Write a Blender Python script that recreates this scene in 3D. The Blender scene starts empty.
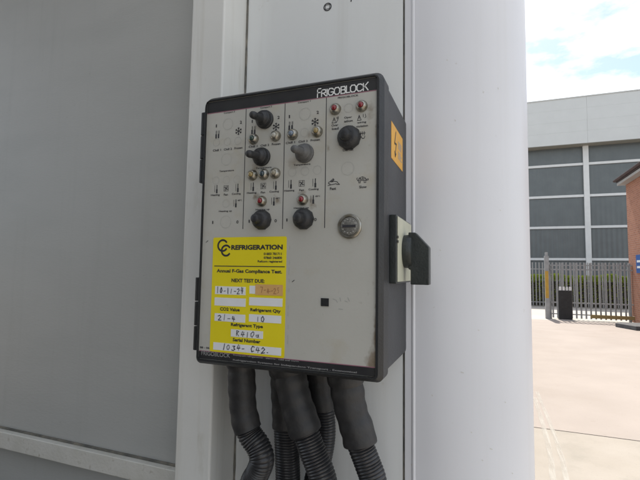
import bpy, math, random
from math import sin, cos, tan, pi, radians
from mathutils import Vector, Matrix
random.seed(7)
scn = bpy.context.scene
col = scn.collection

# ------------------------------------------------------------------ camera
F, YAW, PIT, ROLL, CZ = 425.0, radians(21.1), radians(4.2), radians(0.86), 1.70
ROT = Matrix.Rotation(YAW, 3, 'Z') @ Matrix.Rotation(pi/2 + PIT, 3, 'X') @ Matrix.Rotation(ROLL, 3, 'Z')
cd = bpy.data.cameras.new('camera')
cam = bpy.data.objects.new('camera', cd); col.objects.link(cam)
cam.matrix_world = Matrix.Translation((0, 0, CZ)) @ ROT.to_4x4()
cd.sensor_width = 36; cd.sensor_fit = 'HORIZONTAL'; cd.lens = F / 640 * 36
cd.clip_start = 0.01; cd.clip_end = 3000
scn.camera = cam

# ------------------------------------------------------------------ world, sun, exposure
SUN_EL, SUN_AZ = radians(56), radians(-4)        # azimuth from +Y towards +X
W = bpy.data.worlds.new('World'); scn.world = W; W.use_nodes = True
nt = W.node_tree; nt.nodes.clear()
def wn(t, **k):
    n = nt.nodes.new(t)
    for a, b in k.items(): setattr(n, a, b)
    return n
sky = wn('ShaderNodeTexSky', sky_type='NISHITA', sun_disc=False, sun_elevation=SUN_EL, sun_rotation=SUN_AZ, altitude=50, air_density=1.0, dust_density=1.1, ozone_density=1.0)
tc = wn('ShaderNodeTexCoord'); mp = wn('ShaderNodeMapping'); mp.inputs['Scale'].default_value = (1, 1, 2.4)
mp.inputs['Location'].default_value = (3.1, 2.2, 0.9)
no = wn('ShaderNodeTexNoise'); no.inputs['Scale'].default_value = 4.2; no.inputs['Detail'].default_value = 7; no.inputs['Roughness'].default_value = .58
cr = wn('ShaderNodeValToRGB'); cr.color_ramp.elements[0].position = .42; cr.color_ramp.elements[1].position = .55
mx = wn('ShaderNodeMix', data_type='RGBA'); mx.inputs[7].default_value = (7.4, 7.6, 7.8, 1)
bg = wn('ShaderNodeBackground'); bg.inputs[1].default_value = .10
wo = wn('ShaderNodeOutputWorld')
L = nt.links.new
L(tc.outputs['Generated'], mp.inputs[0]); L(mp.outputs[0], no.inputs['Vector']); L(no.outputs[0], cr.inputs[0])
L(cr.outputs[0], mx.inputs[0]); L(sky.outputs[0], mx.inputs[6]); L(mx.outputs[2], bg.inputs[0]); L(bg.outputs[0], wo.inputs[0])
sd = bpy.data.lights.new('sun', 'SUN'); sd.energy = 3.4; sd.angle = radians(.6); sd.color = (1, .95, .87)
sun = bpy.data.objects.new('sun', sd); col.objects.link(sun)
sdir = Vector((sin(SUN_AZ)*cos(SUN_EL), cos(SUN_AZ)*cos(SUN_EL), sin(SUN_EL)))
sun.rotation_euler = sdir.to_track_quat('Z', 'Y').to_euler(); sun.location = (0, 20, 40)
vs = scn.view_settings
vs.view_transform = 'Standard'; vs.look = 'None'; vs.gamma = 1; vs.exposure = 1.0; vs.use_curve_mapping = False

# ------------------------------------------------------------------ pixel -> point on a plane
def ray(u, v): return ROT @ Vector(((u-320)/F, -(v-240)/F, -1))
CAM = Vector((0, 0, CZ))
def onY(u, v, Y): r = ray(u, v); return CAM + r*(Y/r.y)
def onX(u, v, X): r = ray(u, v); return CAM + r*(X/r.x)
def onZ(u, v, Z=0.0): r = ray(u, v); return CAM + r*((Z-CZ)/r.z)

# ------------------------------------------------------------------ materials
def mat(name, c, rough=.6, c2=None, ns=20, nd=5, bump=0, bs=200, metal=0, spec=None, ramp=(.35, .7), coat=0, stretch=(1, 1, 1), emit=None):
    m = bpy.data.materials.new(name); m.use_nodes = True
    n = m.node_tree.nodes; l = m.node_tree.links.new; b = n['Principled BSDF']
    b.inputs['Base Color'].default_value = (*c, 1); b.inputs['Roughness'].default_value = rough; b.inputs['Metallic'].default_value = metal
    if spec is not None: b.inputs['Specular IOR Level'].default_value = spec
    if coat: b.inputs['Coat Weight'].default_value = coat; b.inputs['Coat Roughness'].default_value = .15
    t = n.new('ShaderNodeTexCoord'); p = n.new('ShaderNodeMapping'); p.inputs['Scale'].default_value = stretch
    l(t.outputs['Object'], p.inputs[0])
    if c2:
        z = n.new('ShaderNodeTexNoise'); z.inputs['Scale'].default_value = ns; z.inputs['Detail'].default_value = nd
        r = n.new('ShaderNodeValToRGB'); e = r.color_ramp.elements
        e[0].position, e[1].position = ramp; e[0].color = (*c, 1); e[1].color = (*c2, 1)
        l(p.outputs[0], z.inputs['Vector']); l(z.outputs[0], r.inputs[0]); l(r.outputs[0], b.inputs['Base Color'])
    if bump:
        z2 = n.new('ShaderNodeTexNoise'); z2.inputs['Scale'].default_value = bs; z2.inputs['Detail'].default_value = 3
        bb = n.new('ShaderNodeBump'); bb.inputs['Strength'].default_value = bump; bb.inputs['Distance'].default_value = .002
        l(p.outputs[0], z2.inputs['Vector']); l(z2.outputs[0], bb.inputs['Height']); l(bb.outputs[0], b.inputs['Normal'])
    return m
def add_dirt(m, dirt, scale, lo, hi, amount=1.0, stretch=(1, 1, 1), xmask=None, zmask=None):
    """stains: noise-shaped patches of another colour over the base, optionally growing towards an edge"""
    n = m.node_tree.nodes; l = m.node_tree.links.new; b = n['Principled BSDF']
    t = n.new('ShaderNodeTexCoord'); p = n.new('ShaderNodeMapping'); p.inputs['Scale'].default_value = stretch
    l(t.outputs['Object'], p.inputs[0])
    z = n.new('ShaderNodeTexNoise'); z.inputs['Scale'].default_value = scale; z.inputs['Detail'].default_value = 6; z.inputs['Roughness'].default_value = .62
    l(p.outputs[0], z.inputs['Vector'])
    fac = z.outputs[0]
    for ax, mk in ((0, xmask), (2, zmask)):
        if mk:
            sx = n.new('ShaderNodeSeparateXYZ'); l(t.outputs['Object'], sx.inputs[0])
            mr = n.new('ShaderNodeMapRange'); mr.inputs[1].default_value, mr.inputs[2].default_value = mk
            mr.inputs[3].default_value = -.25; mr.inputs[4].default_value = .25
            l(sx.outputs[ax], mr.inputs[0])
            ad = n.new('ShaderNodeMath'); ad.operation = 'ADD'; l(fac, ad.inputs[0]); l(mr.outputs[0], ad.inputs[1]); fac = ad.outputs[0]
    mr = n.new('ShaderNodeMapRange'); mr.inputs[1].default_value = lo; mr.inputs[2].default_value = hi; mr.inputs[4].default_value = amount
    l(fac, mr.inputs[0])
    x = n.new('ShaderNodeMix'); x.data_type = 'RGBA'; l(mr.outputs[0], x.inputs[0])
    src = b.inputs['Base Color'].links
    if src: l(src[0].from_socket, x.inputs[6])
    else: x.inputs[6].default_value = b.inputs['Base Color'].default_value
    x.inputs[7].default_value = (*dirt, 1)
    l(x.outputs[2], b.inputs['Base Color'])
    return m

M = {}
M['grp'] = mat('white_gelcoat', (.70, .715, .71), .42, (.735, .75, .745), 3, 4, .08, 60)
add_dirt(M['grp'], (.42, .38, .30), 55, .66, .80, .35); add_dirt(M['grp'], (.50, .50, .47), 4, .5, .85, .3, (3, 3, .4))
M['corner'] = mat('painted_corner', (.668, .672, .698), .42, (.70, .705, .732), 5, 3, .05, 80, spec=.35)
add_dirt(M['corner'], (.35, .31, .25), 70, .70, .80, .5)
M['frame'] = mat('painted_frame', (.66, .66, .63), .48, (.71, .71, .68), 9, 5, .1, 90)
add_dirt(M['frame'], (.36, .33, .25), 30, .60, .80, .45, (1, 1, .3))
M['grey'] = mat('grey_panel', (.39, .395, .38), .42, (.425, .43, .415), 2.5, 5, .12, 120, stretch=(1, 1, 3))
add_dirt(M['grey'], (.31, .32, .31), 7, .5, .8, .3, (.5, 1, 2))
add_dirt(M['grey'], (.29, .29, .27), 16, .55, .8, .20, (2.5, 1, .12)); add_dirt(M['grey'], (.24, .235, .21), 90, .68, .78, .5)
add_dirt(M['corner'], (.54, .535, .51), 13, .52, .8, .22, (3, 3, .10)); add_dirt(M['grp'], (.50, .49, .45), 14, .54, .8, .3, (3, 3, .12))
add_dirt(M['frame'], (.46, .43, .35), 16, .52, .78, .5, (3, 3, .12))
M['rail'] = mat('dirty_rail', (.55, .54, .49), .55, (.62, .61, .57), 30, 6, .3, 200)
add_dirt(M['rail'], (.22, .19, .12), 60, .58, .72, .6)
M['seal'] = mat('sealant', (.10, .10, .09), .8, (.24, .22, .18), 60, 5, .3, 300)
M['chassis'] = mat('black_chassis', (.02, .02, .02), .6, (.05, .045, .04), 8)
M['tyre'] = mat('tyre_rubber', (.02, .02, .02), .85, (.04, .04, .04), 12)
M['face'] = mat('panel_foil', (.44, .432, .39), .45, (.475, .467, .425), 14, 5, .06, 250)
add_dirt(M['face'], (.40, .35, .25), 26, .56, .78, .55)
add_dirt(M['face'], (.20, .15, .10), 60, .62, .80, .75, (1, 1, .5), xmask=(-.128, -.100), zmask=(1.80, 1.58))
add_dirt(M['face'], (.30, .28, .24), 180, .66, .78, .6)
def spot(m, c, rad, colr, amt):
    n = m.node_tree.nodes; l = m.node_tree.links.new; b = n['Principled BSDF']
    t = n.new('ShaderNodeTexCoord'); mp_ = n.new('ShaderNodeMapping'); mp_.inputs['Location'].default_value = (-c[0]/rad[0], 0, -c[1]/rad[1]); mp_.inputs['Scale'].default_value = (1/rad[0], 0, 1/rad[1])
    ln = n.new('ShaderNodeVectorMath'); ln.operation = 'LENGTH'; z = n.new('ShaderNodeTexNoise'); z.inputs['Scale'].default_value = 130; z.inputs['Detail'].default_value = 5
    l(t.outputs['Object'], mp_.inputs[0]); l(mp_.outputs[0], ln.inputs[0]); l(t.outputs['Object'], z.inputs['Vector'])
    a = n.new('ShaderNodeMath'); a.operation = 'MULTIPLY_ADD'; a.inputs[1].default_value = 2.4; l(z.outputs[0], a.inputs[0]); l(ln.outputs['Value'], a.inputs[2])
    mr = n.new('ShaderNodeMapRange'); mr.inputs[1].default_value = 1.15; mr.inputs[2].default_value = 2.0; mr.inputs[3].default_value = amt; mr.inputs[4].default_value = 0; l(a.outputs[0], mr.inputs[0])
    x = n.new('ShaderNodeMix'); x.data_type = 'RGBA'; l(mr.outputs[0], x.inputs[0]); l(b.inputs['Base Color'].links[0].from_socket, x.inputs[6]); x.inputs[7].default_value = (*colr, 1); l(x.outputs[2], b.inputs['Base Color'])
for u, v, rx, rz, am in ((255.5, 197, .006, .008, .8), (277, 200, .005, .010, .7), (311.5, 204, .006, .010, .7), (302, 193, .006, .004, .5), (256, 168, .008, .006, .5), (309, 136, .006, .008, .5), (328, 148, .004, .007, .7),
                         (370, 112, .006, .014, .5), (293, 163, .012, .009, .4), (375.5, 340, .0022, .045, .9), (373, 362, .007, .012, .6), (376.5, 130, .0018, .03, .6), (353, 228, .018, .016, .3), (331, 365, .01, .006, .35), (361, 303, .004, .003, .3)):
    p_ = onY(u, v, .44); spot(M['face'], (p_.x, p_.z), (rx, rz), (.16, .115, .065), am)
M['black'] = mat('black_plastic', (.012, .013, .014), .45, (.02, .021, .022), 30, 5, .25, 500)
add_dirt(M['black'], (.06, .06, .058), 25, .60, .85, .3)
M['blackprint'] = mat('black_print', (.020, .020, .022), .4, (.03, .03, .03), 40)
M['greycase'] = mat('dark_grey_case', (.026, .028, .032), .5, (.036, .038, .042), 25, 5, .25, 400)
add_dirt(M['greycase'], (.09, .09, .087), 40, .60, .85, .4, (1, 1, .5))
M['rubber'] = mat('rubber_boot', (.014, .015, .017), .5, (.03, .03, .031), 70, 5, .2, 400)
M['rubber_grey'] = mat('faded_rubber_boot', (.085, .085, .085), .6, (.125, .125, .122), 70, 5, .2, 400)
M['chrome'] = mat('tarnished_chrome', (.42, .41, .37), .38, (.26, .23, .17), 160, 5, .1, 300, metal=1)
M['ink'] = mat('black_ink', (.03, .03, .035), .5)
M['faint'] = mat('embossed_ring', (.395, .393, .365), .5)
M['smudge'] = mat('pencil_smudge', (.33, .33, .31), .6)
M['whiteink'] = mat('white_ink', (.75, .75, .73), .5)
M['greyink'] = mat('worn_grey_ink', (.20, .20, .20), .5, (.36, .36, .35), 160)
M['magenta'] = mat('magenta_line', (.30, .12, .17), .5)
for k, c in dict(lens_green=(.03, .06, .05), lens_white=(.42, .41, .36), lens_blue=(.16, .20, .26), lens_amber=(.32, .24, .10), lens_dark=(.03, .05, .06), lens_red=(.21, .010, .016), lens_clear=(.30, .27, .20)).items():
    M[k] = mat(k, c, .18, coat=.5)
M['yellow'] = mat('yellow_sticker', (.74, .62, .012), .38, (.78, .66, .02), 20, 4, .05, 120)
M['paper'] = mat('white_field', (.74, .75, .76), .5, (.70, .71, .71), 60)
M['pen'] = mat('pen_ink', (.045, .045, .06), .5)
M['tape'] = mat('orange_tape', (.62, .36, .13), .35, (.66, .42, .18), 90)
M['taped'] = mat('faded_pen', (.40, .20, .08), .5)
M['warn'] = mat('amber_sticker', (.72, .37, .025), .4, (.66, .33, .03), 50)
M['cream'] = mat('cream_plate', (.52, .52, .40), .45, (.46, .46, .36), 50)
M['handle'] = mat('green_black_handle', (.018, .022, .021), .38, (.03, .035, .033), 40, 5, .15, 400)
M['sleeve'] = mat('heat_shrink', (.018, .018, .019), .55, (.035, .034, .034), 50, 5, .35, 130)
M['hose'] = mat('corrugated_hose', (.020, .020, .022), .34, (.04, .04, .042), 60)
# yard
M['conc'] = mat('concrete_yard', (.325, .28, .248), .9, (.36, .31, .276), 1.1, 8, .5, 60)
add_dirt(M['conc'], (.30, .255, .22), .8, .5, .72, .6); add_dirt(M['conc'], (.26, .22, .18), 9, .62, .75, .4)
add_dirt(M['conc'], (.22, .18, .15), 55, .60, .72, .45); add_dirt(M['conc'], (.20, .17, .15), 1.7, .66, .74, .5)
M['conc2'] = mat('concrete_near', (.325, .288, .245), .9, (.36, .322, .28), 2.0, 8, .5, 60)
add_dirt(M['conc2'], (.25, .23, .195), 3, .5, .75, .6)
add_dirt(M['conc2'], (.20, .18, .15), 55, .60, .72, .45)
M['joint'] = mat('joint_filler', (.14, .125, .10), .9, (.20, .18, .14), 20)
M['streak'] = mat('chalky_tyre_streak', (.56, .53, .48), .9, (.50, .47, .42), 9, ramp=(.35, .6))
_n = M['streak'].node_tree; _b = _n.nodes['Principled BSDF']; _z = _n.nodes.new('ShaderNodeTexNoise'); _z.inputs['Scale'].default_value = 5; _z.inputs['Detail'].default_value = 6
_r = _n.nodes.new('ShaderNodeMapRange'); _r.inputs[1].default_value = .30; _r.inputs[2].default_value = .62; _r.inputs[4].default_value = .6
_n.links.new(_z.outputs[0], _r.inputs[0]); _n.links.new(_r.outputs[0], _b.inputs['Alpha'])
M['earth'] = mat('pale_tarmac', (.40, .37, .33), .9, (.46, .43, .39), .6, 8)
M['gal'] = mat('galvanised_steel', (.27, .275, .275), .55, (.34, .345, .345), 6, 5, metal=.05)
M['postyellow'] = mat('yellow_band', (.50, .30, .03), .5, (.42, .25, .04), 9)
M['fascia'] = mat('pale_cladding', (.535, .55, .54), .5, (.56, .575, .565), 1.2, 4)
M['clad'] = mat('grey_glazed_panel', (.105, .120, .122), .35, (.12, .136, .138), 1.5, 4)
_n = M['clad'].node_tree; _w = _n.nodes.new('ShaderNodeTexWave'); _w.inputs['Scale'].default_value = 1.05; _w.inputs['Distortion'].default_value = 0
_t = _n.nodes.new('ShaderNodeTexCoord'); _b = _n.nodes.new('ShaderNodeBump'); _b.inputs['Strength'].default_value = .35; _b.inputs['Distance'].default_value = .04
_n.links.new(_t.outputs['Object'], _w.inputs['Vector']); _n.links.new(_w.outputs['Fac'], _b.inputs['Height']); _n.links.new(_b.outputs[0], _n.nodes['Principled BSDF'].inputs['Normal'])
M['transom'] = mat('white_transom', (.62, .63, .62), .45, (.66, .67, .66), 4)
M['soffit'] = mat('soffit_beige', (.33, .31, .26), .7, (.37, .35, .30), 3)
M['binm'] = mat('black_bin', (.012, .012, .013), .6, (.022, .022, .022), 10)
M['timber'] = mat('weathered_timber', (.24, .17, .065), .8, (.30, .22, .10), 14, stretch=(1, 8, 8))
M['roof'] = mat('dark_roof_tile', (.045, .03, .03), .7, (.075, .05, .05), 6)
M['soffit2'] = mat('grey_soffit', (.32, .31, .30), .7, (.36, .35, .34), 4)
M['slab'] = mat('dark_step', (.06, .06, .065), .8, (.10, .10, .10), 8)
M['blue'] = mat('blue_sign', (.03, .10, .32), .4)
M['leaf'] = mat('hedge_leaf', (.24, .33, .03), .6, (.32, .40, .05), 2.0)
_n = M['leaf'].node_tree; _t = _n.nodes.new('ShaderNodeBsdfTranslucent'); _t.inputs[0].default_value = (.58, .64, .06, 1); _m = _n.nodes.new('ShaderNodeMixShader'); _m.inputs[0].default_value = .55
_n.links.new(_n.nodes['Principled BSDF'].outputs[0], _m.inputs[1]); _n.links.new(_t.outputs[0], _m.inputs[2]); _n.links.new(_m.outputs[0], _n.nodes['Material Output'].inputs[0])
M['stem'] = mat('hedge_core', (.03, .028, .018), .9, (.05, .045, .03), 6)
m = bpy.data.materials.new('brick'); m.use_nodes = True; n = m.node_tree.nodes; b = n['Principled BSDF']; b.inputs['Roughness'].default_value = .9
t = n.new('ShaderNodeTexCoord'); mpn = n.new('ShaderNodeMapping'); mpn.inputs['Rotation'].default_value = (radians(90), 0, radians(90))
sx = n.new('ShaderNodeSeparateXYZ'); ad = n.new('ShaderNodeMath'); cb = n.new('ShaderNodeCombineXYZ')
m.node_tree.links.new(t.outputs['Object'], sx.inputs[0]); m.node_tree.links.new(sx.outputs[0], ad.inputs[0]); m.node_tree.links.new(sx.outputs[1], ad.inputs[1])
m.node_tree.links.new(ad.outputs[0], cb.inputs[0]); m.node_tree.links.new(sx.outputs[2], cb.inputs[1])
bt = n.new('ShaderNodeTexBrick'); bt.inputs['Scale'].default_value = 1; bt.inputs['Brick Width'].default_value = .225; bt.inputs['Row Height'].default_value = .075; bt.inputs['Mortar Size'].default_value = .006
bt.inputs['Color1'].default_value = (.35, .15, .09, 1); bt.inputs['Color2'].default_value = (.28, .115, .07, 1); bt.inputs['Mortar'].default_value = (.32, .24, .19, 1)
m.node_tree.links.new(cb.outputs[0], bt.inputs['Vector']); m.node_tree.links.new(bt.outputs[0], b.inputs['Base Color']); M['brick'] = m

# ------------------------------------------------------------------ mesh building helpers
class MB:
    def __init__(s): s.v = []; s.f = []
    def add(s, vs, fs):
        k = len(s.v); s.v += [tuple(x) for x in vs]; s.f += [tuple(i+k for i in f) for f in fs]; return s
    def box(s, x0, x1, y0, y1, z0, z1):
        return s.add([(x, y, z) for x in (x0, x1) for y in (y0, y1) for z in (z0, z1)],
                     [(0, 1, 3, 2), (4, 6, 7, 5), (0, 4, 5, 1), (2, 3, 7, 6), (0, 2, 6, 4), (1, 5, 7, 3)])
    def prism(s, poly, a, b, ax):
        """polygon (2D) extruded along axis ax from a to b; other two axes in cyclic natural order"""
        n = len(poly)
        def P(p, q):
            return {0: (q, p[0], p[1]), 1: (p[0], q, p[1]), 2: (p[0], p[1], q)}[ax]
        vs = [P(p, a) for p in poly] + [P(p, b) for p in poly]
        fs = [tuple(range(n-1, -1, -1)), tuple(range(n, 2*n))] + [(i, (i+1) % n, n+(i+1) % n, n+i) for i in range(n)]
        return s.add(vs, fs)
    def lathe(s, prof, o, d=(0, -1, 0), n=24, caps=True):
        """prof: (radius, distance along d from o)"""
        d = Vector(d).normalized(); q = d.to_track_quat('Z', 'Y'); o = Vector(o)
        vs = []
        for r, h in prof:
            for i in range(n):
                a = 2*pi*i/n; vs.append(o + q @ Vector((r*cos(a), r*sin(a), h)))
        fs = [(j*n+i, j*n+(i+1) % n, (j+1)*n+(i+1) % n, (j+1)*n+i) for j in range(len(prof)-1) for i in range(n)]
        if caps:
            fs += [tuple(range(n-1, -1, -1)), tuple((len(prof)-1)*n+i for i in range(n))]
        return s.add(vs, fs)
    def tube(s, pts, rads, n=20):
        pts = [Vector(p) for p in pts]; vs = []
        up = Vector((0, 1, 0)); 
        for i, p in enumerate(pts):
            d = (pts[min(i+1, len(pts)-1)] - pts[max(i-1, 0)]).normalized()
            u = (up - d*up.dot(d)).normalized(); w = d.cross(u); up = u
            for k in range(n):
                a = 2*pi*k/n; vs.append(p + (u*cos(a) + w*sin(a))*rads[i])
        m = len(pts)
        fs = [(j*n+i, j*n+(i+1) % n, (j+1)*n+(i+1) % n, (j+1)*n+i) for j in range(m-1) for i in range(n)]
        fs += [tuple(range(n-1, -1, -1)), tuple((m-1)*n+i for i in range(n))]
        return s.add(vs, fs)
    def ribbon(s, pts, w, Y):
        """flat stroke in the XZ plane, facing -Y"""
        for a, b in zip(pts, pts[1:]):
            a = Vector((a[0], a[1])); b = Vector((b[0], b[1])); d = b-a
            if d.length < 1e-7: continue
            d.normalize(); e = d*w*.5; nn = Vector((-d.y, d.x))*w*.5
            q = [a-e-nn, b+e-nn, b+e+nn, a-e+nn]
            s.add([(p.x, Y, p.y) for p in q], [(0, 1, 2, 3)]); Y -= 2e-6
        return s
    def build(s, name, mt, parent=None, smooth=False, bevel=0, seg=2, label=None, kind=None):
        me = bpy.data.meshes.new(name); me.from_pydata(s.v, [], s.f)
        return link(name, me, mt, parent, smooth, bevel, seg, label, kind)
def link(name, me, mt, parent=None, smooth=False, bevel=0, seg=2, label=None, kind=None, fixn=True):
    if fixn:
        import bmesh
        bm = bmesh.new(); bm.from_mesh(me); bmesh.ops.recalc_face_normals(bm, faces=bm.faces)
        if smooth:
            for f in bm.faces: f.smooth = True
            for e in bm.edges:
                if len(e.link_faces) == 2 and e.calc_face_angle(0) > radians(38): e.smooth = False
        bm.to_mesh(me); bm.free()
    o = bpy.data.objects.new(name, me); col.objects.link(o)
    if mt is not None: me.materials.clear(); me.materials.append(M[mt] if isinstance(mt, str) else mt)
    if bevel:
        bv = o.modifiers.new('bevel', 'BEVEL'); bv.width = bevel; bv.segments = seg; bv.limit_method = 'ANGLE'; bv.angle_limit = radians(35)
        for p in me.polygons: p.use_smooth = True
        o.modifiers.new('wn', 'WEIGHTED_NORMAL').keep_sharp = True
    if parent is not None: attach(o, parent)
    if label: o['label'] = label
    if kind: o['kind'] = kind
    return o
def attach(o, p):
    o.parent = p
    if p.type == 'EMPTY': o.matrix_parent_inverse = Matrix.Translation(-Vector(p.location))
def thing(name, label, cat, loc, group=None):
    o = bpy.data.objects.new(name, None); col.objects.link(o); o.location = loc; o.empty_display_size = .05
    return tag(o, label, cat, group)
def tag(o, label, cat, group=None):
    o['label'] = label; o['category'] = cat
    if group: o['group'] = group
    return o
def box(name, mt, parent, x0, x1, y0, y1, z0, z1, **k): return MB().box(x0, x1, y0, y1, z0, z1).build(name, mt, parent, **k)
def rrect(x0, x1, z0, z1, r, n=5):
    rs = r if isinstance(r, (list, tuple)) else [r]*4      # bl, br, tr, tl
    out = []
    for (cx, cz, a0), q in zip(((x0, z0, pi), (x1, z0, 1.5*pi), (x1, z1, 0), (x0, z1, .5*pi)), rs):
        sx = 1 if cx == x0 else -1; sz = 1 if cz == z0 else -1
        for i in range(n+1):
            a = a0 + i*pi/2/n; out.append((cx+sx*q+q*cos(a), cz+sz*q+q*sin(a)))
    return out
def lettering(s, x0, x1, zc, h, Y, mt, parent, bold=0, name='lettering', side=None, fit=True):
    cu = bpy.data.curves.new('txt', 'FONT'); cu.body = s; cu.size = 1; cu.offset = bold; cu.resolution_u = 3
    o = bpy.data.objects.new('txt', cu); col.objects.link(o)
    me = bpy.data.meshes.new_from_object(o)
    bpy.data.objects.remove(o); bpy.data.curves.remove(cu)
    xs = [v.co.x for v in me.vertices]; ys = [v.co.y for v in me.vertices]
    a, b, c, d = min(xs), max(xs), min(ys), max(ys)
    for v in me.vertices:
        X = x0 + (v.co.x-a)/(b-a)*(x1-x0); Z = zc + ((v.co.y-c)/(d-c)-.5)*h
        v.co = (X, Y, Z) if side is None else (side, X, Z)
    return link(name, me, mt, parent, fixn=False)

# ------------------------------------------------------------------ GROUND
JY = onZ(590, 434.5).y
g = MB(); g.box(-150, 150, -60, 260, -.30, -.030); g.build('ground', 'earth', kind='structure')
g = MB().box(-60, 60, -30, JY-.009, -.029, -.001).build('concrete_slab', 'conc2', kind='structure')
g = MB().box(-60, 60, JY+.009, 18.2, -.029, 0).build('concrete_yard', 'conc', kind='structure')
g = MB().box(-60, 60, JY-.0088, JY+.0088, -.029, -.006).build('expansion_joint', 'joint', kind='structure')
g = MB().box(-60, 60, 18.2, 60, -.029, -.004).build('access_road', 'earth', kind='structure')
for pts, w in (([(535, 398), (541, 418), (547, 440), (551, 460), (553, 482)], .05), ([(537, 392), (548, 418), (557, 442), (563, 462), (567, 484)], .045)):
    q = []
    for p in pts: q.append(onZ(*p, .0))
    mb = MB()
    for a, b2 in zip(q, q[1:]):
        if (a.y-JY)*(b2.y-JY) < 0: pass
        d = (b2-a).normalized(); nn = Vector((-d.y, d.x, 0))*w/2
        mb.add([(*(a-nn).xy, .003), (*(b2-nn).xy, .003), (*(b2+nn).xy, .003), (*(a+nn).xy, .003)], [(0, 1, 2, 3)])
    mb.build('tyre_streak', 'streak', kind='structure')

# ------------------------------------------------------------------ TRAILER
CABY, CABX = -.75, .03
PY, WY = .44, .59            # control panel face, trailer wall
ZB, ZT = 1.02, 3.95
tr = thing('refrigerated_trailer', 'white refrigerated trailer body with rounded corner post and grey bulkhead panel', 'trailer', (-1.2, 6, 0))
XP0, XP1, YPF = -.4257, -.3647, .5256
XJ = -.103
RC, XC = .14, -.0735
XS = XC+RC
box('wall_panel', 'grp', tr, XP1-.01, XJ-.0016, WY, .603, ZB, ZT)
box('backing_wall', 'grp', tr, -2.45, XC, .6040, .70, ZB+.003, ZT-.003)
zr1 = onY(0, 428, .578).z; zr0 = onY(0, 448.3, .566).z
box('bulkhead_panel', 'grey', tr, -2.20, XP0+.02, .580, .603, zr1+.0005, ZT-.05)
box('rail', 'rail', tr, -2.20, XP0+.001, .566, .6025, zr0, zr1, bevel=.0015)
box('seal', 'seal', tr, -2.20, XP0+.004, .5765, .5800, zr1+.0002, zr1+.0035)
box('lower_panel', 'grey', tr, -2.20, XP0+.02, .584, .6028, ZB+.002, zr0-.0004)
box('frame_post', 'frame', tr, XP0, XP1, YPF, .6025, ZB-.002, ZT-.02, bevel=.0035, seg=3)
box('frame_post', 'frame', tr, -2.26, -2.205, YPF, .6025, ZB-.002, ZT-.02, bevel=.0035, seg=3)
# irregular bead of sealant where the post meets the wall
mb = MB(); k = 170; pts = []; rr = []
for i in range(k+1):
    z = ZB + (ZT-ZB)*i/k; pts.append((XP1+.0012, WY-.0002, z)); rr.append(.0014+.0009*random.random())
mb.tube(pts, rr, 8).build('seal', 'seal', tr, smooth=True)
mb = MB().box(XJ-.0016, XJ+.0012, .5935, .6025, ZB, ZT).build('seal', 'seal', tr)
YF = WY-.0015
prof = [(XJ+.0012, .6035), (XJ+.0012, YF+.0008), (XJ+.002, YF), (-.0925, YF), (-.0915, YF-.0012), (-.0900, YF-.0017), (-.0885, YF-.0012), (-.0875, YF)]
for i in range(37):
    a = -pi/2 + i*pi/2/36; prof.append((XC+RC*cos(a), YF+RC+RC*sin(a)))
prof += [(XS, YF+RC+.03)]
for i in range(13):
    a = -i*pi/2/12; prof.append((XC+(RC-.012)*cos(a), YF+RC+(.03 if i == 0 else 0)+(RC-.012)*sin(a)))
MB().prism(prof, ZB-.003, ZT, 2).build('corner_post', 'corner', tr, smooth=True)
box('side_wall', 'grp', tr, XS-.03, XS-.002, YF+RC+.0305, 13.2, ZB, ZT-.002)
box('side_wall', 'grp', tr, -2.49, -2.452, .59, 13.2, ZB, ZT-.002)
box('roof', 'grp', tr, -2.45, XS-.031, .7005, 13.2, ZT-.06, ZT-.004)
box('floor', 'chassis', tr, -2.45, XS-.031, .7005, 13.2, ZB+.004, ZB+.1)
for x in (-1.65, -.85): box('chassis_rail', 'chassis', tr, x, x+.10, .9, 13.0, .74, ZB+.003)
for x in (-2.0, -.45): MB().box(x, x+.1, 3.6, 3.7, .06, ZB+.003).box(x-.08, x+.18, 3.5, 3.8, 0, .06).build('landing_leg', 'chassis', tr)
for x in (-2.42, -.38):
    for y in (9.0, 10.3, 11.6):
        w = MB().lathe([(.28, 0), (.47, .02), (.5, .05), (.5, .31), (.47, .34), (.28, .36)], (x, y, .5), (1, 0, 0), 32).build('wheel', 'tyre', tr, smooth=True)
        MB().lathe([(.27, -.01), (.27, .37)], (x, y, .5), (1, 0, 0), 24).build('rim', 'gal', w, smooth=True)
# unseen cooling unit added above the view to keep sky light off the wall
fu = thing('shade_unit', 'unseen white cooling unit added above the view to shade the trailer front', 'cooling unit', (-1.3, .57, 2.72))
MB().prism([(.562, 2.72), (.10, 2.82), (.06, 2.95), (.10, 3.75), (.22, 3.88), (.562, 3.88)], -2.18, -.43, 0).build('housing', 'frame', fu, bevel=.03, seg=3)
for i in range(9): box('louvre', 'chassis', fu, -2.0, -.6, .035, .085, 3.0+.08*i, 3.035+.08*i)
# small printed mark on the wall, and the tail of a second one
def ring_pts(cx, cz, r, n=24, a0=0, a1=2*pi): return [(cx+r*cos(a0+(a1-a0)*i/n), cz+r*sin(a0+(a1-a0)*i/n)) for i in range(n+1)]
def Wp(u, v): p = onY(u, v, WY); return p.x, p.z
x, z = Wp(327.6, 7)
mb = MB().ribbon(ring_pts(x, z, .0058), .0016, WY-.0004)
mb.ribbon([(x-.0035, z-.0036), (x+.0036, z-.0030), (x+.0033, z+.0036), (x-.0036, z+.0030), (x-.0035, z-.0036)], .0009, WY-.0006)
mb.build('printed_mark', 'ink', tr)
x, z = Wp(351.5, 0); MB().ribbon([(x-.0006, z-.002), (x+.0004, z+.004), (x+.001, z+.012)], .0018, WY-.0004).build('printed_mark', 'ink', tr)
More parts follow.
